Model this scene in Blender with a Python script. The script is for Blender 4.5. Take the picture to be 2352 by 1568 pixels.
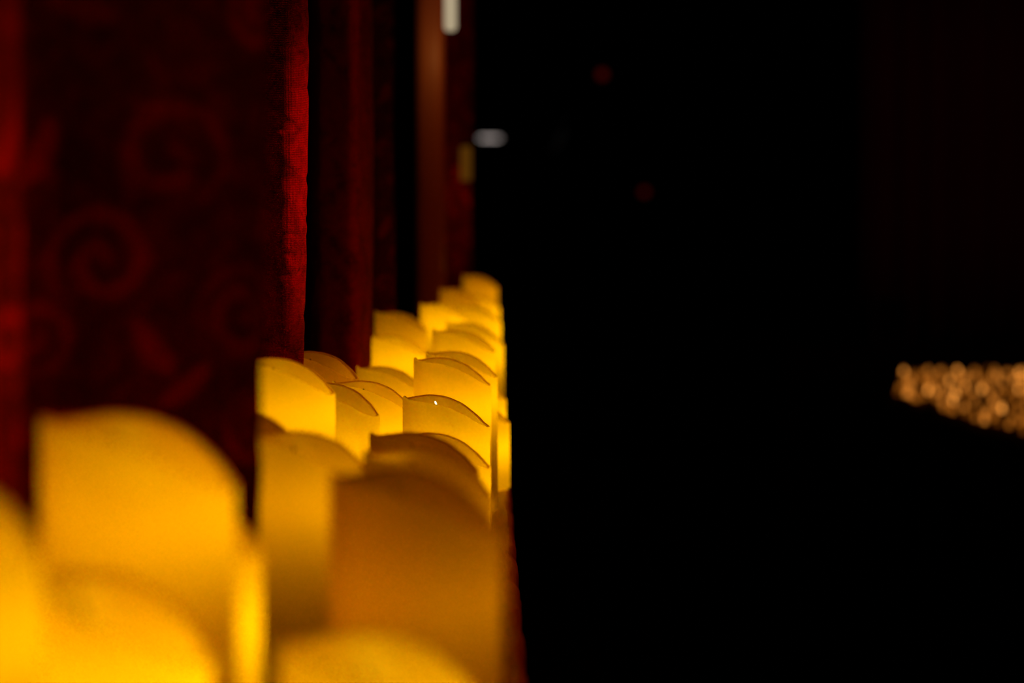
import bpy, math, random
import numpy as np

# ------------------------------------------------------------ camera, world, exposure
S = bpy.context.scene
C = S.collection
for o in list(bpy.data.objects):
    bpy.data.objects.remove(o)
FPX = 5553.0                      # focal length in pixels of the 2352 px wide frame
VX, HY = 1127.0, 600.0            # where the shelf direction (+Y) meets the picture
cam = bpy.data.cameras.new('camera')
camo = bpy.data.objects.new('camera', cam)
C.objects.link(camo)
cam.sensor_width = 36.0
cam.lens = FPX * 36.0 / 2352.0
camo.location = (0, 0, 0)
camo.rotation_euler = (math.pi / 2 - math.atan((784 - HY) / FPX), 0, -math.atan((1176 - VX) / FPX))
cam.clip_start = 0.02
cam.clip_end = 200
cam.dof.use_dof = True
cam.dof.focus_distance = 2.12
cam.dof.aperture_fstop = (cam.lens / 1000.0) / 0.0177
S.camera = camo

W = bpy.data.worlds.new('world')
S.world = W
W.use_nodes = True
W.node_tree.nodes['Background'].inputs[0].default_value = (0.6, 0.1, 0.05, 1)
W.node_tree.nodes['Background'].inputs[1].default_value = 0.0002
S.view_settings.view_transform = 'Standard'
S.view_settings.look = 'None'
S.view_settings.exposure = 0.0
S.view_settings.gamma = 1.0
try:
    cy = S.cycles
    cy.use_denoising = True
    cy.max_bounces = 10
    cy.diffuse_bounces = 6
    cy.transmission_bounces = 6
    cy.glossy_bounces = 2
    cy.caustics_reflective = False
    cy.caustics_refractive = False
    cy.sample_clamp_indirect = 4.0
except Exception:
    pass

H = 0.26            # the shelf top is this far below the camera
FLOOR_Z = -1.25
CEIL_Z = 1.42
R = random.Random(7)


def lamp(name, loc, energy, color, size=0.1, kind='POINT', parent=None, rot=(0, 0, 0), spot=None, blend=0.6):
    l = bpy.data.lights.new(name, kind)
    l.energy = energy
    l.color = color
    if kind == 'AREA':
        l.size = size
    else:
        l.shadow_soft_size = size
    if kind == 'SPOT':
        l.spot_size = spot
        l.spot_blend = blend
    o = bpy.data.objects.new(name, l)
    C.objects.link(o)
    o.location = loc
    o.rotation_euler = rot
    o.parent = parent
    return o


# unseen red spots, added to brighten the curtains and the far drape
def aim(src, dst):
    from mathutils import Vector
    return (Vector(dst) - Vector(src)).to_track_quat('-Z', 'Y').to_euler()

WASH = (1.5, 2.3, CEIL_Z - 0.12)
lamp('added_wash_light', WASH, 14.0, (1.0, 0.05, 0.01), 0.05, 'SPOT',
     rot=aim(WASH, (-0.17, 1.75, -0.02)), spot=math.radians(74), blend=0.5)
lamp('added_accent_light', (1.5, 1.95, CEIL_Z - 0.12), 150.0, (1.0, 0.05, 0.01), 0.03, 'SPOT',
     rot=aim((1.5, 1.95, CEIL_Z - 0.12), (-0.17, 2.13, 0.07)), spot=math.radians(6.0), blend=1.0)
lamp('added_near_fold_light', (1.3, 0.98, CEIL_Z - 0.12), 60.0, (1.0, 0.05, 0.01), 0.03, 'SPOT',
     rot=aim((1.3, 0.98, CEIL_Z - 0.12), (-0.21, 1.0, 0.01)), spot=math.radians(11), blend=1.0)
WASH3 = (1.4, 2.6, CEIL_Z - 0.12)
lamp('added_far_curtain_light', WASH3, 38.0, (1.0, 0.06, 0.01), 0.05, 'SPOT',
     rot=aim(WASH3, (-0.1, 5.4, 0.1)), spot=math.radians(40), blend=0.8)
WASH2 = (2.6, 9.0, CEIL_Z - 0.12)
lamp('added_drape_light', WASH2, 9.0, (1.0, 0.10, 0.12), 0.1, 'SPOT',
     rot=aim(WASH2, (2.6, 12.0, 0.2)), spot=math.radians(120), blend=1.0)

# ------------------------------------------------------------ materials
def mat(name):
    m = bpy.data.materials.new(name)
    m.use_nodes = True
    nt = m.node_tree
    nt.nodes.clear()
    out = nt.nodes.new('ShaderNodeOutputMaterial')
    return m, nt, out


def principled(name, col, rough=0.6, spec=0.3, bump=None, noise=None, metallic=0.0, sheen=0.0):
    m, nt, out = mat(name)
    p = nt.nodes.new('ShaderNodeBsdfPrincipled')
    p.inputs['Base Color'].default_value = (*col, 1)
    p.inputs['Roughness'].default_value = rough
    p.inputs['Specular IOR Level'].default_value = spec
    p.inputs['Metallic'].default_value = metallic
    if sheen:
        p.inputs['Sheen Weight'].default_value = sheen
    nt.links.new(p.outputs[0], out.inputs[0])
    tc = nt.nodes.new('ShaderNodeTexCoord')
    if noise:
        sc, amt, stretch = noise
        mp = nt.nodes.new('ShaderNodeMapping')
        mp.inputs['Scale'].default_value = stretch
        n = nt.nodes.new('ShaderNodeTexNoise')
        n.inputs['Scale'].default_value = sc
        n.inputs['Detail'].default_value = 4
        nt.links.new(tc.outputs['Object'], mp.inputs[0])
        nt.links.new(mp.outputs[0], n.inputs['Vector'])
        mx = nt.nodes.new('ShaderNodeMix')
        mx.data_type = 'RGBA'
        mx.inputs[6].default_value = (*[c * (1 - amt) for c in col], 1)
        mx.inputs[7].default_value = (*[min(1, c * (1 + amt)) for c in col], 1)
        nt.links.new(n.outputs['Fac'], mx.inputs[0])
        nt.links.new(mx.outputs[2], p.inputs['Base Color'])
        if bump:
            b = nt.nodes.new('ShaderNodeBump')
            b.inputs['Strength'].default_value = 1.0
            b.inputs['Distance'].default_value = bump
            nt.links.new(n.outputs['Fac'], b.inputs['Height'])
            nt.links.new(b.outputs[0], p.inputs['Normal'])
    return m


def emission(name, col, strength):
    m, nt, out = mat(name)
    e = nt.nodes.new('ShaderNodeEmission')
    e.inputs[0].default_value = (*col, 1)
    e.inputs[1].default_value = strength
    nt.links.new(e.outputs[0], out.inputs[0])
    m.cycles.emission_sampling = 'NONE'
    return m


def wax_material(name, see_through, translucent):
    """Wax skin: part diffuse, part translucent; the inner skin also lets some light straight through the thin wall."""
    m, nt, out = mat(name)
    tc = nt.nodes.new('ShaderNodeTexCoord')
    n = nt.nodes.new('ShaderNodeTexNoise')
    n.inputs['Scale'].default_value = 60
    nt.links.new(tc.outputs['Object'], n.inputs['Vector'])
    mx = nt.nodes.new('ShaderNodeMix')
    mx.data_type = 'RGBA'
    mx.inputs[6].default_value = (0.78, 0.47, 0.030, 1)
    mx.inputs[7].default_value = (0.81, 0.51, 0.040, 1)
    nt.links.new(n.outputs['Fac'], mx.inputs[0])
    d = nt.nodes.new('ShaderNodeBsdfDiffuse')
    t = nt.nodes.new('ShaderNodeBsdfTranslucent')
    nt.links.new(mx.outputs[2], d.inputs[0])
    nt.links.new(mx.outputs[2], t.inputs[0])
    a = nt.nodes.new('ShaderNodeMixShader')
    a.inputs[0].default_value = translucent
    nt.links.new(d.outputs[0], a.inputs[1])
    nt.links.new(t.outputs[0], a.inputs[2])
    g = nt.nodes.new('ShaderNodeBsdfGlossy')
    g.inputs['Roughness'].default_value = 0.42
    b = nt.nodes.new('ShaderNodeMixShader')
    b.inputs[0].default_value = 0.02
    nt.links.new(a.outputs[0], b.inputs[1])
    nt.links.new(g.outputs[0], b.inputs[2])
    last = b
    if see_through:
        tr = nt.nodes.new('ShaderNodeBsdfTransparent')
        tr.inputs[0].default_value = (1.0, 0.9, 0.6, 1)
        c = nt.nodes.new('ShaderNodeMixShader')
        c.inputs[0].default_value = see_through
        nt.links.new(b.outputs[0], c.inputs[1])
        nt.links.new(tr.outputs[0], c.inputs[2])
        last = c
    nt.links.new(last.outputs[0], out.inputs[0])
    return m


def velvet_material():
    """Red damask: the woven scroll pattern is an attribute of the cloth, the weave a fine bump."""
    m, nt, out = mat('red_damask_velvet')
    at = nt.nodes.new('ShaderNodeAttribute')
    at.attribute_name = 'weave'
    mx = nt.nodes.new('ShaderNodeMix')
    mx.data_type = 'RGBA'
    mx.inputs[6].default_value = (0.09, 0.001, 0.001, 1)
    mx.inputs[7].default_value = (0.55, 0.004, 0.002, 1)
    uv = nt.nodes.new('ShaderNodeUVMap')
    uv.uv_map = 'cloth'
    sep = nt.nodes.new('ShaderNodeSeparateXYZ')
    nt.links.new(uv.outputs[0], sep.inputs[0])
    hs = []
    for k, fr in ((0, 5200.0), (1, 4100.0)):
        mu = nt.nodes.new('ShaderNodeMath')
        mu.operation = 'MULTIPLY'
        mu.inputs[1].default_value = fr
        nt.links.new(sep.outputs[k], mu.inputs[0])
        si = nt.nodes.new('ShaderNodeMath')
        si.operation = 'SINE'
        nt.links.new(mu.outputs[0], si.inputs[0])
        hs.append(si)
    ns = nt.nodes.new('ShaderNodeTexNoise')
    ns.inputs['Scale'].default_value = 380
    ns.inputs['Detail'].default_value = 5
    nt.links.new(uv.outputs[0], ns.inputs['Vector'])
    # threads: worn pile and dark slubs vary the cloth colour at a fine scale
    th = nt.nodes.new('ShaderNodeMapping')
    th.inputs['Scale'].default_value = (300, 1500, 1)
    nt.links.new(uv.outputs[0], th.inputs[0])
    tn = nt.nodes.new('ShaderNodeTexNoise')
    tn.inputs['Scale'].default_value = 1.0
    tn.inputs['Detail'].default_value = 3
    nt.links.new(th.outputs[0], tn.inputs['Vector'])
    wn = nt.nodes.new('ShaderNodeTexNoise')
    wn.inputs['Scale'].default_value = 75
    wn.inputs['Detail'].default_value = 6
    wn.inputs['Distortion'].default_value = 1.2
    nt.links.new(uv.outputs[0], wn.inputs['Vector'])
    sm = nt.nodes.new('ShaderNodeMath')
    sm.operation = 'ADD'
    nt.links.new(tn.outputs['Fac'], sm.inputs[0])
    nt.links.new(wn.outputs['Fac'], sm.inputs[1])
    sc = nt.nodes.new('ShaderNodeMapRange')
    sc.inputs['From Min'].default_value = 0.75
    sc.inputs['From Max'].default_value = 1.25
    sc.inputs['To Min'].default_value = -0.35
    sc.inputs['To Max'].default_value = 0.35
    nt.links.new(sm.outputs[0], sc.inputs['Value'])
    tt = nt.nodes.new('ShaderNodeMath')
    tt.operation = 'ADD'
    tt.use_clamp = True
    nt.links.new(at.outputs['Fac'], tt.inputs[0])
    nt.links.new(sc.outputs[0], tt.inputs[1])
    nt.links.new(tt.outputs[0], mx.inputs[0])
    ad = nt.nodes.new('ShaderNodeMath')
    ad.operation = 'ADD'
    nt.links.new(hs[0].outputs[0], ad.inputs[0])
    nt.links.new(hs[1].outputs[0], ad.inputs[1])
    ma = nt.nodes.new('ShaderNodeMath')
    ma.operation = 'MULTIPLY_ADD'
    ma.inputs[1].default_value = 5.0
    nt.links.new(ns.outputs['Fac'], ma.inputs[0])
    nt.links.new(ad.outputs[0], ma.inputs[2])
    bp = nt.nodes.new('ShaderNodeBump')
    bp.inputs['Strength'].default_value = 0.9
    bp.inputs['Distance'].default_value = 0.00018
    nt.links.new(ma.outputs[0], bp.inputs['Height'])
    p = nt.nodes.new('ShaderNodeBsdfPrincipled')
    p.inputs['Roughness'].default_value = 0.75
    p.inputs['Specular IOR Level'].default_value = 0.1
    nt.links.new(mx.outputs[2], p.inputs['Base Color'])
    nt.links.new(bp.outputs[0], p.inputs['Normal'])
    nt.links.new(p.outputs[0], out.inputs[0])
    return m


M_WAX = wax_material('ivory_wax', 0.0, 0.6)
M_WAX_IN = wax_material('ivory_wax_inner_skin', 0.78, 0.5)
M_VELVET = velvet_material()
M_WICK = principled('charred_wick', (0.05, 0.02, 0.01), 0.8, noise=(400, 0.4, (1, 1, 1)))
M_BULB = emission('amber_lamp_plastic', (1.0, 0.55, 0.12), 6.0)
M_TIP = emission('lit_wick_tip', (1.0, 0.85, 0.55), 3.0)
M_PLASTIC = principled('cream_plastic', (0.55, 0.40, 0.16), 0.5, noise=(90, 0.1, (1, 1, 1)))
M_WOOD = principled('brown_wood', (0.72, 0.38, 0.09), 0.45, 0.4, bump=0.0012, noise=(55, 0.5, (3, 0.25, 3)))
M_FLOOR = principled('black_floor', (0.006, 0.004, 0.004), 0.8, 0.1, noise=(4, 0.3, (1, 1, 1)))
M_WALL = principled('dark_wall_paint', (0.012, 0.005, 0.005), 0.9, 0.05, noise=(3, 0.2, (1, 1, 1)))
M_STAGE = principled('black_stage_cloth', (0.008, 0.006, 0.006), 0.9, 0.05, noise=(30, 0.3, (1, 1, 1)))
M_DRAPE = principled('dark_plum_drape', (0.10, 0.012, 0.02), 0.9, 0.05, noise=(8, 0.2, (4, 4, 0.3)))
M_PILLAR = principled('varnished_timber', (0.19, 0.058, 0.014), 0.5, 0.3, noise=(20, 0.25, (4, 4, 0.3)))
M_METAL = principled('black_metal', (0.03, 0.03, 0.03), 0.4, 0.5, noise=(60, 0.2, (1, 1, 1)))
M_GLASSLAMP = emission('frosted_lamp_glass', (1.0, 0.80, 0.50), 0.42)
M_CURTAINGLOW = emission('curtain_glow_amber', (1.0, 0.35, 0.02), 0.075)
M_DOWN = emission('downlight_lens', (1.0, 0.84, 0.78), 0.75)
M_RED = emission('red_indicator_lens', (1.0, 0.03, 0.02), 0.05)
M_TEAFLAME = emission('tealight_flame', (1.0, 0.42, 0.07), 3.0)
M_TEAWAX = principled('tealight_wax', (0.75, 0.45, 0.18), 0.6, noise=(80, 0.1, (1, 1, 1)))
M_TEACUP = principled('amber_glass_cup', (0.5, 0.2, 0.05), 0.25, 0.6, noise=(80, 0.1, (1, 1, 1)))


# ------------------------------------------------------------ mesh helpers
def mesh(name, verts, faces, smooth=True):
    me = bpy.data.meshes.new(name)
    me.from_pydata([tuple(map(float, v)) for v in verts], [], faces)
    me.validate()
    me.update()
    if smooth:
        me.polygons.foreach_set('use_smooth', [True] * len(me.polygons))
    return me


def obj(name, me, m=None, parent=None, loc=(0, 0, 0), rotz=0.0):
    if m is not None and not me.materials:
        me.materials.append(m)
    o = bpy.data.objects.new(name, me)
    C.objects.link(o)
    o.location = loc
    o.rotation_euler = (0, 0, rotz)
    o.parent = parent
    return o


def tag(o, label, cat, group=None, kind=None):
    o['label'] = label
    o['category'] = cat
    if group:
        o['group'] = group
    if kind:
        o['kind'] = kind
    return o


def empty(name, loc, rotz=0.0):
    o = bpy.data.objects.new(name, None)
    C.objects.link(o)
    o.location = loc
    o.rotation_euler = (0, 0, rotz)
    o.empty_display_size = 0.02
    return o


def structure(o, label=None, cat=None):
    o['kind'] = 'structure'
    if label:
        o['label'] = label
        o['category'] = cat
    return o


def box(name, x0, x1, y0, y1, z0, z1):
    v = [(x, y, z) for x in (x0, x1) for y in (y0, y1) for z in (z0, z1)]
    f = [(0, 1, 3, 2), (4, 6, 7, 5), (0, 4, 5, 1), (2, 3, 7, 6), (0, 2, 6, 4), (1, 5, 7, 3)]
    return mesh(name, v, f, False)


def lathe(name, prof, n=24, cap=True):
    """prof: list of (r, z) bottom to top."""
    v, f = [], []
    for r, z in prof:
        for i in range(n):
            a = 2 * math.pi * i / n
            v.append((r * math.cos(a), r * math.sin(a), z))
    for k in range(len(prof) - 1):
        for i in range(n):
            j = (i + 1) % n
            f.append((k * n + i, k * n + j, (k + 1) * n + j, (k + 1) * n + i))
    if cap:
        f.append(tuple(range(n - 1, -1, -1)))
        f.append(tuple((len(prof) - 1) * n + i for i in range(n)))
    return mesh(name, v, f)


def tube(name, pts, rad, n=8):
    from mathutils import Vector
    pts = [Vector(p) for p in pts]
    v, f = [], []
    for k, p in enumerate(pts):
        d = (pts[min(k + 1, len(pts) - 1)] - pts[max(k - 1, 0)]).normalized()
        a = d.cross(Vector((0, 1, 0.01))).normalized()
        b = d.cross(a)
        r = rad[k] if isinstance(rad, (list, tuple)) else rad
        for i in range(n):
            t = 2 * math.pi * i / n
            v.append(p + a * r * math.cos(t) + b * r * math.sin(t))
    for k in range(len(pts) - 1):
        for i in range(n):
            j = (i + 1) % n
            f.append((k * n + i, k * n + j, (k + 1) * n + j, (k + 1) * n + i))
    f.append(tuple(range(n)))
    f.append(tuple((len(pts) - 1) * n + i for i in range(n - 1, -1, -1)))
    return mesh(name, v, f)


# ------------------------------------------------------------ the room
structure(obj('floor', box('floor', -1.5, 6.0, -1.5, 30.0, FLOOR_Z - 0.1, FLOOR_Z), M_FLOOR))
structure(obj('ceiling', box('ceiling', -1.5, 6.0, -1.5, 30.0, CEIL_Z, CEIL_Z + 0.1), M_WALL))
structure(obj('wall_left', box('wall_left', -0.62, -0.48, -1.5, 30.0, FLOOR_Z, CEIL_Z), M_WALL))
structure(obj('wall_far', box('wall_far', -0.6, 6.0, 29.9, 30.0, FLOOR_Z, CEIL_Z), M_WALL))
structure(obj('wall_right', box('wall_right', 5.9, 6.0, -1.5, 30.0, FLOOR_Z, CEIL_Z), M_WALL))

# ------------------------------------------------------------ the long shelf with a rough rounded nosing
def shelf():
    root = empty('candle_shelf', (0, 0, FLOOR_Z))
    tag(root, 'long brown wooden shelf running along the left wall, crowded with lit candles', 'shelf')
    XE = 0.0225
    y0, y1 = 0.45, 7.4
    prof = [(-0.46, -H - 0.035), (-0.46, -H)]
    rr = 0.007
    prof += [(XE - rr, -H)]
    for k in range(1, 7):
        a = math.pi / 2 * (1 - k / 6.0)
        prof.append((XE - rr + rr * math.cos(a), -H - rr + rr * math.sin(a)))
    prof += [(XE, -H - 0.035)]
    ny = 900
    v, f = [], []
    rg = random.Random(3)
    n = len(prof)
    for j in range(ny + 1):
        y = y0 + (y1 - y0) * j / ny
        w = 0.0009 * math.sin(y * 31 + math.sin(y * 77)) + rg.uniform(-0.0004, 0.0004)
        for i, (x, z) in enumerate(prof):
            k = 1.0 if i >= 3 else 0.0
            v.append((x + w * k, y, z - FLOOR_Z))
    for j in range(ny):
        for i in range(n):
            a, b = j * n + i, j * n + (i + 1) % n
            f.append((a, b, b + n, a + n))
    f.append(tuple(range(n)))
    f.append(tuple(ny * n + i for i in range(n - 1, -1, -1)))
    obj('shelf_top', mesh('shelf_top', v, f), M_WOOD, root)
    obj('shelf_skirt', box('shelf_skirt', -0.46, XE - 0.02, y0 + 0.02, y1 - 0.02, 0.0, -H - 0.035 - FLOOR_Z), M_STAGE, root)
shelf()

# ------------------------------------------------------------ LED pillar candles
RAD = 0.0375
# rim height (m, relative to the peak) every 45 degrees; 0 = picture right, 90 = away from the camera
RIM_A = [0, 22, 45, 67, 90, 112, 135, 158, 172, 180, 188, 202, 225, 247, 270, 292, 315, 338, 360]
RIM_Z = [-2.72, -2.5, -1.70, -.85, -.36, -.22, -.33, -.38, -.22, 0, -.10, -.30, -.42, -.56, -.98, -1.65, -2.42, -2.78, -2.72]


def rim(deg):
    deg %= 360
    # cubic (Catmull) interpolation over the key angles
    for k in range(len(RIM_A) - 1):
        if RIM_A[k] <= deg <= RIM_A[k + 1]:
            t = (deg - RIM_A[k]) / (RIM_A[k + 1] - RIM_A[k])
            t2 = t * t * (3 - 2 * t) * 0.35 + t * 0.65
            return (RIM_Z[k] + (RIM_Z[k + 1] - RIM_Z[k]) * t2) / 100.0
    return RIM_Z[0] / 100.0


def wax_mesh(h, depth=0.070, wall=0.0034, wob=0.0):
    n = 96
    zt = []
    for i in range(n):
        a = 360.0 * i / n
        zt.append(sum(rim(a + d) for d in (-6, -3, 0, 3, 6)) / 5.0 + wob * math.sin(math.radians(a * 2 + 40)))
    v, f = [], []
    rings = []
    zf = max(h - depth, 0.018)      # cavity floor
    def ring(rfun, zfun):
        rings.append(len(v))
        for i in range(n):
            a = 2 * math.pi * i / n
            r = rfun(i)
            v.append((r * math.cos(a), r * math.sin(a), zfun(i)))
    # bottom bevel, outer wall, rounded rim, inner wall, cavity floor
    ring(lambda i: RAD - 0.002, lambda i: 0.0)
    ring(lambda i: RAD, lambda i: 0.002)
    for k in range(1, 7):
        t = k / 6.0
        ring(lambda i: RAD + 0.00018 * math.sin(i * 0.33 + k), lambda i, t=t: 0.002 + (h + zt[i] - 0.0014 - 0.002) * t)
    ring(lambda i: RAD - 0.0005, lambda i: h + zt[i] - 0.0004)
    ring(lambda i: RAD - 0.5 * wall, lambda i: h + zt[i])
    ring(lambda i: RAD - wall + 0.0005, lambda i: h + zt[i] - 0.0006)
    ring(lambda i: RAD - wall, lambda i: h + zt[i] - 0.002)
    for k in range(1, 5):
        t = k / 4.0
        ring(lambda i: RAD - wall, lambda i, t=t: (h + zt[i] - 0.002) * (1 - t) + (zf + 0.003) * t)
    ring(lambda i: RAD - wall - 0.003, lambda i: zf)
    ring(lambda i: 0.006, lambda i: zf - 0.001)
    for a, b in zip(rings[:-1], rings[1:]):
        for i in range(n):
            j = (i + 1) % n
            f.append((a + i, a + j, b + j, b + i))
    f.append(tuple(range(n - 1, -1, -1)))
    f.append(tuple(rings[-1] + i for i in range(n)))
    me = mesh('wax_body', v, f)
    me.materials.append(M_WAX)
    me.materials.append(M_WAX_IN)
    mi = [1 if min(p.vertices) >= rings[11] else 0 for p in me.polygons]
    me.polygons.foreach_set('material_index', mi)
    return me, zf


def candle(label, X, D, ypk, power=1.0, drop=0.040, rot=0.0, tip='wick', group=None, wob=0.0, h=None, depth=0.066):
    """X sideways, D away from the camera, ypk = picture row of the highest rim point."""
    if h is None:
        h = H - (ypk - HY) / FPX * D
    root = empty('led_candle', (X, D, -H), math.radians(rot))
    tag(root, label, 'candle', group or 'flameless pillar candles on the shelf')
    me, zf = wax_mesh(h, depth=depth, wob=wob)
    obj('wax_body', me, M_WAX, root)
    zl = max(h - drop - 0.010, zf + 0.009)
    if True:
        b = lathe('lamp_bulb', [(0.0035, 0), (0.0042, 0.003), (0.0034, 0.006), (0.0012, 0.0085)], 12)
        obj('lamp_bulb', b, M_BULB, root, (0, 0, zf - 0.0012))
        tx, tz = -0.009, h - 0.0085
        w = tube('wick', [(0.001, 0, zf + 0.006), (-0.002, 0, (zf + tz) / 2), (tx * 0.75, 0.001, tz - 0.006), (tx, 0.001, tz)],
                 [0.0012, 0.001, 0.0008, 0.0006])
        ow = obj('wick', w, M_WICK, root)
        if tip == 'lit':
            tb = tube('wick_tip', [(tx * 0.93, 0.001, tz - 0.0015), (tx - 0.0005, 0.001, tz + 0.0015), (tx - 0.001, 0.001, tz + 0.0025)],
                      [0.0006, 0.0008, 0.0003])
            ot = obj('wick_tip', tb, M_TIP, ow)
    lamp('candle_light', (0.005, 0, zl), 0.150 * power, (0.82, 0.70 * (0.62 + 0.38 * min(1.0, power * 1.25)), 0.012), 0.004, 'POINT', root)
    return root


def px(xl, xr):
    return 2 * RAD * FPX / (xr - xl)

# label, left px, right px (of the full body), peak row, power, forced distance or None
CAND = [
    ('tall pale candle cut by the left border of the photo', -460, 90, 1080, 0.85, None, 0.042),
    ('tall wide candle standing in front of the patterned near curtain', 95, 540, 950, 0.74, None, 0.030),
    ('short candle with open glowing top in the bottom left corner of the photo', -13, 480, 1325, 1.25, 0.835, 0.031),
    ('bright yellow candle seen as a narrow strip right of the tall wide candle', 188, 600, 1125, 1.15, None, 0.06),
    ('orange candle right beside the lower end of the near curtain edge', 560, 850, 990, 0.62, None, 0.030),
    ('large dull brown-orange candle in front on the shelf edge', 757, 1150, 1078, 0.27, None, 0.052),
    ('short blurred candle with glowing top at the bottom, below the large brown-orange candle', 640, 1130, 1465, 0.85, None, 0.020),
    ('candle with a stepped dark rim rising just behind the large brown-orange candle', 833, 1133, 1030, 0.42, None, 0.045),
    ('dim brown candle topped with a dark rim, third from the front along the shelf edge', 848, 1100, 990, 0.22, None, 0.05),
    ('yellow candle whose falling rim shows between the dim brown one and the sharp one', 909, 1128, 993, 1.1, None, 0.042),
    ('sharply focused candle with a white lit wick tip', 925, 1126, 905, 1.05, None, 0.040),
    ('sharp candle with a thin dark wick directly behind the one with the white wick tip', 950, 1129, 818, 1.05, None, 0.042),
    ('candle with a dark corner behind the one with the thin dark wick', 978, 1143, 804, 1.0, None, 0.038),
    ('soft candle of blurred rim in the shelf edge row, below the far cluster', 993, 1138, 753, 1.0, None, 0.036),
    ('small blurred candle at the front of the far cluster', 1025, 1150, 737, 1.0, None, 0.034),
    ('dark domed candle half hidden by the near curtain edge', 420, 698, 934, 0.25, None, 0.05),
    ('wide candle with broad open top beneath the bright red curtain fold', 539, 770, 818, 0.95, None, 0.036),
    ('candle tucked behind the right side of the wide open-topped one', 661, 872, 876, 0.8, None, 0.044),
    ('candle with pointed left rim in the middle of the shelf', 762, 952, 871, 1.05, None, 0.040),
    ('brownish domed candle standing against the second curtain', 643, 824, 803, 0.3, None, 0.05),
    ('low candle mostly hidden behind the pointed-rim one', 788, 965, 893, 0.9, None, 0.04),
    ('candle with flat brown top under the third curtain', 818, 976, 838, 0.9, None, 0.042),
    ('candle with bright inner rim, against the third curtain', 850, 980, 768, 1.1, None, 0.030),
    ('orange candle behind the one with bright inner rim', 861, 981, 713, 0.6, None, 0.046),
    ('bright candle at the foot of the timber pillar', 965, 1075, 695, 1.2, None, 0.030),
    ('blurred golden candle in the middle of the far cluster', 1010, 1105, 660, 0.5, None, 0.036),
    ('farthest tall candle, topmost of the far cluster', 1063, 1143, 630, 0.5, None, 0.036),
]
DEPTH = {0.020: 0.052, 0.012: 0.045, 0.030: 0.056, 0.031: 0.057, 0.027: 0.055}     # shallow cups glow nearer the rim
for (lab, xl, xr, yp, pw, dd, drop) in CAND:
    d = dd or px(xl, xr)
    X = ((xl + xr) / 2.0 - VX) * d / FPX
    candle(lab, X, d, yp, pw, drop, rot=R.uniform(-4, 4), tip='lit' if 'white lit wick' in lab else 'wick', wob=R.uniform(-0.0006, 0.0006), depth=DEPTH.get(drop, 0.066))

candle('short candle at the very shelf edge, right of the sharply focused one', -0.0155, 2.76, 0, 1.15, 0.045, h=0.103)
candle('short bright candle at the shelf edge behind the very edge one', -0.018, 3.02, 0, 1.15, 0.042, h=0.115)
candle('small edge candle in the far cluster, right of the blurred front one', -0.020, 3.95, 0, 1.1, 0.036, h=0.19)
candle('edge candle near the far end, below the topmost one', -0.020, 4.60, 0, 1.1, 0.036, h=0.20)
candle('second small edge candle in the far cluster', -0.018, 3.55, 0, 1.1, 0.036, h=0.165)

# ------------------------------------------------------------ curtains
def spiral(u, w, cx, cy, r0, turns, hand, phase, thick):
    """Value 0..1 of a scroll arm that winds inwards from radius r0."""
    dx, dy = u - cx, (w - cy)
    r = np.hypot(dx, dy) + 1e-9
    th = np.arctan2(dy, dx) * hand + phase
    pitch = r0 / turns
    # distance to the nearest arm of an archimedean spiral
    k = (r / pitch - th / (2 * np.pi))
    d = np.abs(k - np.round(k)) * pitch
    arm = np.clip(1.25 - d / (thick * (0.5 + 0.5 * r / r0)), 0, 1)
    return arm * np.clip((r0 * 1.05 - r) / (0.1 * r0), 0, 1)


def leaf(u, w, cx, cy, a, b, ang):
    ca, sa = math.cos(ang), math.sin(ang)
    x = (u - cx) * ca + (w - cy) * sa
    y = -(u - cx) * sa + (w - cy) * ca - 6.0 * x * x
    return np.clip(1.6 * (1 - (x / a) ** 2 - (y / b) ** 2), 0, 1)


TW, TH = 0.150, 0.200
def damask(u, w):
    val = np.zeros_like(u)
    for ou in (-1, 0, 1):
        for ow in (-1, 0, 1):
            U = np.mod(u, TW) + ou * TW
            V = np.mod(w, TH) + ow * TH
            for a in (
                spiral(U, V, 0.050, 0.100, 0.026, 1.5, 1, 0.4, 0.0062),
                spiral(U, V, 0.082, 0.150, 0.028, 1.35, -1, 2.2, 0.0066),
                spiral(U, V, 0.018, 0.064, 0.019, 1.3, -1, 1.0, 0.0055),
                spiral(U, V, 0.120, 0.075, 0.024, 1.8, 1, 3.0, 0.0056),
                spiral(U, V, 0.128, 0.020, 0.018, 1.5, -1, 0.0, 0.0055),
                leaf(U, V, 0.075, 0.058, 0.020, 0.007, -0.9),
                leaf(U, V, 0.092, 0.040, 0.018, 0.006, 0.7),
                leaf(U, V, 0.020, 0.150, 0.022, 0.008, 1.1),
                leaf(U, V, 0.040, 0.020, 0.024, 0.008, -0.4),
                leaf(U, V, 0.140, 0.125, 0.024, 0.008, 1.3),
            ):
                val = np.maximum(val, a)
    return val


def smooth_path(pts, step):
    P = np.array(pts, float)
    # Catmull-Rom through the points, then even resampling
    out = []
    Q = np.vstack([2 * P[0] - P[1], P, 2 * P[-1] - P[-2]])
    for i in range(1, len(Q) - 2):
        p0, p1, p2, p3 = Q[i - 1], Q[i], Q[i + 1], Q[i + 2]
        for t in np.linspace(0, 1, 40, endpoint=False):
            out.append(0.5 * ((2 * p1) + (-p0 + p2) * t + (2 * p0 - 5 * p1 + 4 * p2 - p3) * t * t + (-p0 + 3 * p1 - 3 * p2 + p3) * t ** 3))
    out.append(P[-1])
    out = np.array(out)
    s = np.concatenate([[0], np.cumsum(np.hypot(*np.diff(out, axis=0).T))])
    n = max(8, int(s[-1] / step))
    t = np.linspace(0, s[-1], n)
    return np.stack([np.interp(t, s, out[:, 0]), np.interp(t, s, out[:, 1])], 1), t


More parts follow.
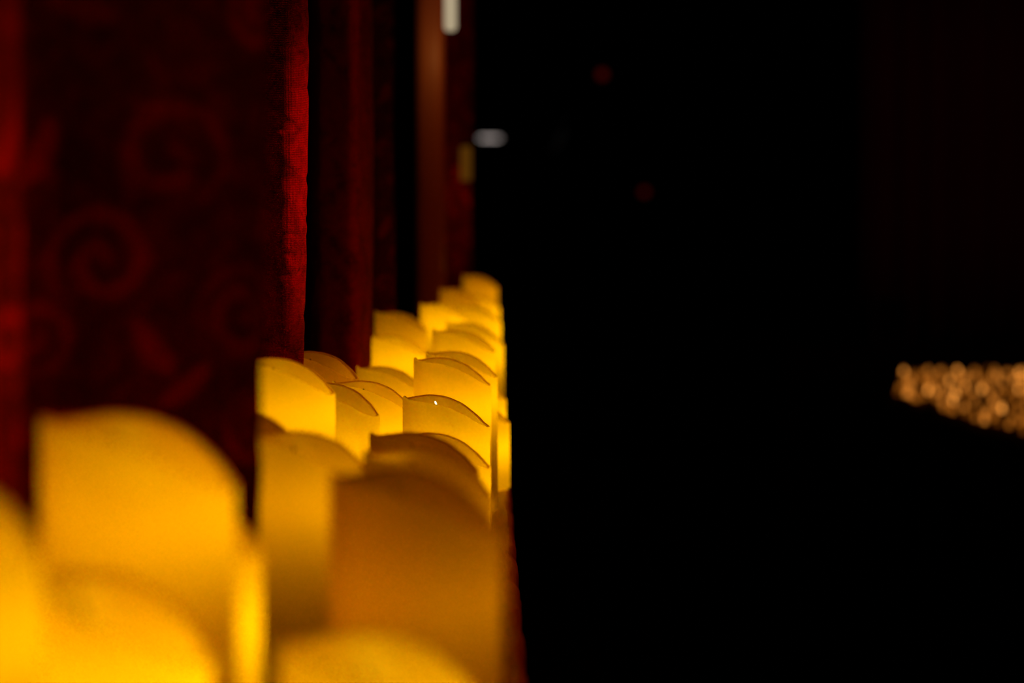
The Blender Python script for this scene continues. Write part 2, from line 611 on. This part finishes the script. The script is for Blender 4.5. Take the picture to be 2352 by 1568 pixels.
def curtain(name, label, pts, step, ztop, u_at=None, taper=0.0, sway=0.002, seed=0, relief=0.0007, crinkle=False):
    path, s = smooth_path(pts, step)
    z = np.concatenate([np.arange(-H + 0.001, ztop, step), np.linspace(ztop, CEIL_Z - 0.03, 24)])
    nx, nz = len(path), len(z)
    dx = np.gradient(path[:, 0]); dy = np.gradient(path[:, 1])
    L = np.hypot(dx, dy)
    nxv, nyv = -dy / L, dx / L              # sideways normal of the path
    Z, I = np.meshgrid(z, np.arange(nx), indexing='ij')
    SS = s[I]
    off = 0.0
    if u_at:
        k = int(np.argmin(np.abs(path[:, 0] - u_at[0]) + np.abs(path[:, 1] - u_at[1])))
        off = u_at[2] - s[k]
    U = SS + off
    pat = damask(U, Z + 0.100)
    rg = np.random.RandomState(seed)
    wig = sum(a * np.sin(f * Z + p + q * SS) for a, f, p, q in
              [(sway, 5 + 3 * rg.rand(), 6 * rg.rand(), 8), (sway * .45, 14 + 5 * rg.rand(), 6 * rg.rand(), 20), (sway * .2, 38 + 9 * rg.rand(), 6 * rg.rand(), 45)])
    wig = wig + 0.00035 * np.sin(95 * Z + 60 * SS + 3 * np.sin(33 * SS + 40 * Z)) 
    crk = pat * relief
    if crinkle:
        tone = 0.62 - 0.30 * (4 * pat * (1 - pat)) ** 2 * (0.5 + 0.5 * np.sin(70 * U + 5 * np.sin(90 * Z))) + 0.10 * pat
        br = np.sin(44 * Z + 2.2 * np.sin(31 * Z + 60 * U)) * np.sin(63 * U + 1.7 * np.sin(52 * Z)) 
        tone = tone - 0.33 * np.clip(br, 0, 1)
    else:
        tone = 0.06 + 0.74 * pat * (0.8 + 0.2 * np.sin(37 * U + 29 * Z))
    X = path[I, 0] + nxv[I] * (wig + crk) + taper * (Z - 0.0)
    Y = path[I, 1] + nyv[I] * (wig + crk)
    co = np.stack([X, Y, Z], -1).reshape(-1, 3)
    me = bpy.data.meshes.new('cloth')
    a = (np.arange(nz - 1)[:, None] * nx + np.arange(nx - 1)[None, :]).ravel()
    faces = np.stack([a, a + 1, a + nx + 1, a + nx], 1)
    nf = len(faces)
    me.vertices.add(len(co)); me.vertices.foreach_set('co', co.ravel())
    me.loops.add(nf * 4); me.loops.foreach_set('vertex_index', faces.ravel())
    me.polygons.add(nf); me.polygons.foreach_set('loop_start', np.arange(0, nf * 4, 4))
    me.update(calc_edges=True)
    me.polygons.foreach_set('use_smooth', np.ones(nf, bool))
    at = me.attributes.new('weave', 'FLOAT', 'POINT')
    at.data.foreach_set('value', tone.ravel().astype(np.float32))
    uv = me.uv_layers.new(name='cloth')
    uvs = np.stack([U.ravel(), Z.ravel()], 1)[faces.ravel()]
    uv.data.foreach_set('uv', uvs.ravel().astype(np.float32))
    me.validate(); me.update()
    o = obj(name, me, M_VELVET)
    md = o.modifiers.new('thickness', 'SOLIDIFY')
    md.thickness = 0.0012
    md.offset = 0
    tag(o, label, 'curtain', 'red damask curtains along the wall')
    return o


curtain('damask_curtain', 'near dark red damask curtain with large scrolls, behind the tall wide candle',
        [(-0.40, 0.96), (-0.30, 0.975), (-0.235, 0.978), (-0.209, 0.990), (-0.198, 1.015), (-0.210, 1.07), (-0.224, 1.13), (-0.207, 1.152), (-0.18, 1.150), (-0.15, 1.153),
         (-0.125, 1.160), (-0.1120, 1.174), (-0.1165, 1.192), (-0.17, 1.20), (-0.30, 1.20), (-0.42, 1.19)],
        0.0022, 0.17, (-0.185, 1.17, 0.050), taper=0.02, seed=1)
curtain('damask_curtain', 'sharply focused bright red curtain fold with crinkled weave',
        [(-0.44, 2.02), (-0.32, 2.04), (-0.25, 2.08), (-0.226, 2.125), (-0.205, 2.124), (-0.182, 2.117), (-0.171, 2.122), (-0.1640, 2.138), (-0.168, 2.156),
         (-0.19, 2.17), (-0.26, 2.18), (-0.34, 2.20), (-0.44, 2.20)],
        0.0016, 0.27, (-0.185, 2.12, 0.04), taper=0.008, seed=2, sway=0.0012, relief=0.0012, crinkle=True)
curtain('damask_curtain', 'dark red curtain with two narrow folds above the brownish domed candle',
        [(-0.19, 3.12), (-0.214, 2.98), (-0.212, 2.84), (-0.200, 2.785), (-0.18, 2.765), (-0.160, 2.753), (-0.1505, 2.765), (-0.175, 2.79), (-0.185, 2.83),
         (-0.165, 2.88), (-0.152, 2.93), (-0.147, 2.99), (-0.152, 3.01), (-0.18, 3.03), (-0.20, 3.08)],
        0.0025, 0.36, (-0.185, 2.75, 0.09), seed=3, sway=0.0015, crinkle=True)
curtain('damask_curtain', 'narrow dark red curtain between the two-fold one and the timber pillar',
        [(-0.19, 3.9), (-0.20, 3.70), (-0.19, 3.62), (-0.165, 3.61), (-0.145, 3.625), (-0.150, 3.64), (-0.175, 3.66), (-0.2, 3.72), (-0.165, 3.9),
         (-0.18, 4.0)],
        0.004, 0.46, None, seed=4, sway=0.0015)
curtain('damask_curtain', 'farthest red curtain, right of the timber pillar',
        [(-0.16, 5.85), (-0.15, 5.76), (-0.12, 5.74), (-0.085, 5.80), (-0.050, 5.79), (-0.047, 5.81), (-0.07, 5.86), (-0.10, 5.92), (-0.14, 5.95)],
        0.006, 0.72, None, seed=5, sway=0.002)

# ------------------------------------------------------------ timber pillar, its wall lamp and an added amber glow tube
def pillar():
    prof = []
    w, d, r = 0.056, 0.08, 0.016
    for cx, cy_, a0 in ((w / 2 - r, d / 2 - r, 0), (-w / 2 + r, d / 2 - r, 90), (-w / 2 + r, -d / 2 + r, 180), (w / 2 - r, -d / 2 + r, 270)):
        for k in range(6):
            a = math.radians(a0 + 18 * k)
            prof.append((cx + r * math.cos(a), cy_ + r * math.sin(a)))
    n = len(prof)
    zs = [0.0] + [i * 0.2 for i in range(1, 9)] + [CEIL_Z + H - 0.001]
    v = [(x, y, z) for z in zs for x, y in prof]
    f = [(k * n + i, k * n + (i + 1) % n, (k + 1) * n + (i + 1) % n, (k + 1) * n + i) for k in range(len(zs) - 1) for i in range(n)]
    f += [tuple(range(n - 1, -1, -1)), tuple((len(zs) - 1) * n + i for i in range(n))]
    o = obj('timber_pillar', mesh('timber_pillar', v, f), M_PILLAR, None, (-0.1145, 4.62, -H + 0.001))
    tag(o, 'brown varnished timber pillar rising between the curtains', 'pillar', kind='thing')
pillar()


def sconce(name, label, X, Y, z0, z1, r, m, e, light_e, wallx):
    root = empty(name, (X, Y, z0))
    tag(root, label, 'wall lamp', 'wall lamps above the shelf')
    hh = z1 - z0
    obj('lamp_shade', lathe('lamp_shade', [(r * 0.7, 0), (r, hh * 0.03), (r, hh * 0.97), (r * 0.7, hh)], 20), m, root)
    obj('bracket', tube('bracket', [(0, 0, hh * 0.8), (wallx - X, 0, hh * 0.8)], 0.004), M_METAL, root)
    obj('end_cap', lathe('end_cap', [(r * 0.72, hh), (r * 0.72, hh + 0.01), (r * 0.3, hh + 0.016)], 16), M_METAL, root)
    if light_e:
        lamp('lamp_light', (0.0, -r * 0.5, -0.03), light_e, (1.0, 0.5, 0.12), 0.01, 'POINT', root)
    return root
sconce('wall_lamp', 'bright frosted tube wall lamp on the pillar at the top of the photo', -0.074, 4.48, 0.425, 0.62, 0.0115, M_GLASSLAMP, 1, 0.22, -0.1)
sconce('wall_lamp', 'dim amber glow tube added as the lit patch on the edge of the farthest curtain', -0.058, 5.70, 0.19, 0.27, 0.013, M_CURTAINGLOW, 1, 0.08, -0.09)  # no real lamp: added glowing tube stands in for warm light on the curtain

# ------------------------------------------------------------ hall: downlight, indicators
def downlight():
    root = empty('ceiling_downlight', (-0.002 * 27, 27.6, CEIL_Z))
    root.location.x = (1125 - VX) * 27.6 / FPX
    tag(root, 'round white ceiling downlight glowing far down the dark hall', 'ceiling light')
    obj('lens', lathe('lens', [(0.10, -0.028), (0.12, -0.024), (0.12, -0.002)], 24), M_DOWN, root)
    obj('trim_ring', lathe('trim_ring', [(0.121, -0.012), (0.14, -0.012), (0.14, 0), (0.121, 0)], 24, cap=False), M_METAL, root)
downlight()


def indicator(label, x, y, D, r, group=None):
    X, Z = (x - VX) * D / FPX, (HY - y) / FPX * D
    root = empty('indicator_lamp', (X, D, Z))
    tag(root, label, 'indicator light', 'red indicator lamps on the far wall')
    m = lathe('lens', [(r, -0.012), (r * 0.92, 0.0), (r * 0.6, 0.008), (r * 0.2, 0.011)], 20)
    o = obj('lens', m, M_RED, root)
    o.rotation_euler = (math.pi / 2, 0, 0)
    h = obj('housing', box('housing', -r * 1.6, r * 1.6, 0.012, 29.9 - D, -r * 1.6, r * 1.6), M_METAL, root)
    return root
indicator('small dim red indicator lamp on the far wall, lower of the pair', 1480, 441, 29.86, 0.045)
indicator('elongated faint red indicator lamp higher up the far hall', 1383, 172, 16.0, 0.03)

# far drape and the dark loudspeaker before it
def drape():
    n = 260
    v, f = [], []
    x0, x1 = 1.83, 5.6
    zs = [-0.39, 0.2, 0.8, CEIL_Z - 0.02]
    for z in zs:
        for i in range(n + 1):
            x = x0 + (x1 - x0) * i / n
            v.append((x, 12.0 + 0.03 * math.sin(x * 42) + 0.008 * math.sin(x * 97 + 1), z))
    for k in range(len(zs) - 1):
        for i in range(n):
            a = k * (n + 1) + i
            f.append((a, a + 1, a + n + 2, a + n + 1))
    o = obj('stage_drape', mesh('stage_drape', v, f), M_DRAPE)
    md = o.modifiers.new('thickness', 'SOLIDIFY'); md.thickness = 0.004
    tag(o, 'very dark plum drape hanging behind the distant tealights', 'curtain')
drape()


def speaker():
    root = empty('loudspeaker', (1.93, 11.7, -0.40))
    tag(root, 'black loudspeaker cabinet silhouetted against the far plum drape', 'speaker')
    obj('cabinet', box('cabinet', -0.10, 0.09, -0.12, 0.12, 0.0, 0.245), M_METAL, root)
    obj('grille', box('grille', -0.085, 0.075, -0.13, -0.1205, 0.015, 0.23), M_STAGE, root)
speaker()

# opposite stage with tealights
SZ = -0.46
st = obj('opposite_stage', box('opposite_stage', 1.26, 5.6, 4.8, 9.75, FLOOR_Z, SZ), M_STAGE)
tag(st, 'low black stage across the hall carrying the tealights', 'stage', kind='thing')
st2 = obj('rear_riser', box('rear_riser', 1.26, 5.6, 10.6, 12.3, FLOOR_Z, -0.40), M_STAGE)
tag(st2, 'black riser behind the tealights under the plum drape', 'riser', kind='thing')

cup_me = lathe('cup', [(0.016, 0), (0.019, 0.002), (0.021, 0.026), (0.0195, 0.026), (0.018, 0.014), (0.002, 0.014)], 20)
wax_me = lathe('wax', [(0.0165, 0.0142), (0.0175, 0.016), (0.004, 0.0165)], 16)
flame_me = lathe('flame', [(0.002, 0.018), (0.0058, 0.024), (0.0066, 0.030), (0.0045, 0.038), (0.0008, 0.046)], 12)
cup_me.materials.append(M_TEACUP); wax_me.materials.append(M_TEAWAX)
levels = []
for k, s in enumerate((0.4, 1.0, 2.0, 4.6)):
    fm = flame_me.copy()
    fm.materials.append(emission('tealight_flame', (1.0, 0.25 + 0.03 * k, 0.012 + 0.012 * k), 0.45 * s))
    levels.append(fm)
spots = []
tr = random.Random(11)
tries = 0
while len(spots) < 175 and tries < 60000:
    tries += 1
    d = 5.6 + 3.9 * tr.random() ** 0.8
    X = 1.315 + tr.random() * 1.0
    xpix = VX + X * FPX / d
    if xpix > 2385:
        continue
    if xpix < 2062 + (14 if d > 8.3 else 0):
        continue
    if all((X - a) ** 2 + (d - b) ** 2 > 0.054 ** 2 for a, b in spots):
        spots.append((X, d))
spots.sort(key=lambda p: p[1])
for i, (X, d) in enumerate(spots):
    t = empty('tealight', (X, d, SZ))
    side = 'near' if d < 7 else ('middle' if d < 8.2 else 'back')
    tag(t, 'small amber tealight burning in the %s rows of the opposite black stage' % side, 'tealight',
        'tealights in the %s rows of the opposite stage' % side)
    obj('cup', cup_me, None, t)
    obj('wax', wax_me, None, t)
    obj('flame', levels[tr.choice((0, 0, 1, 1, 1, 2, 2, 3))], None, t)
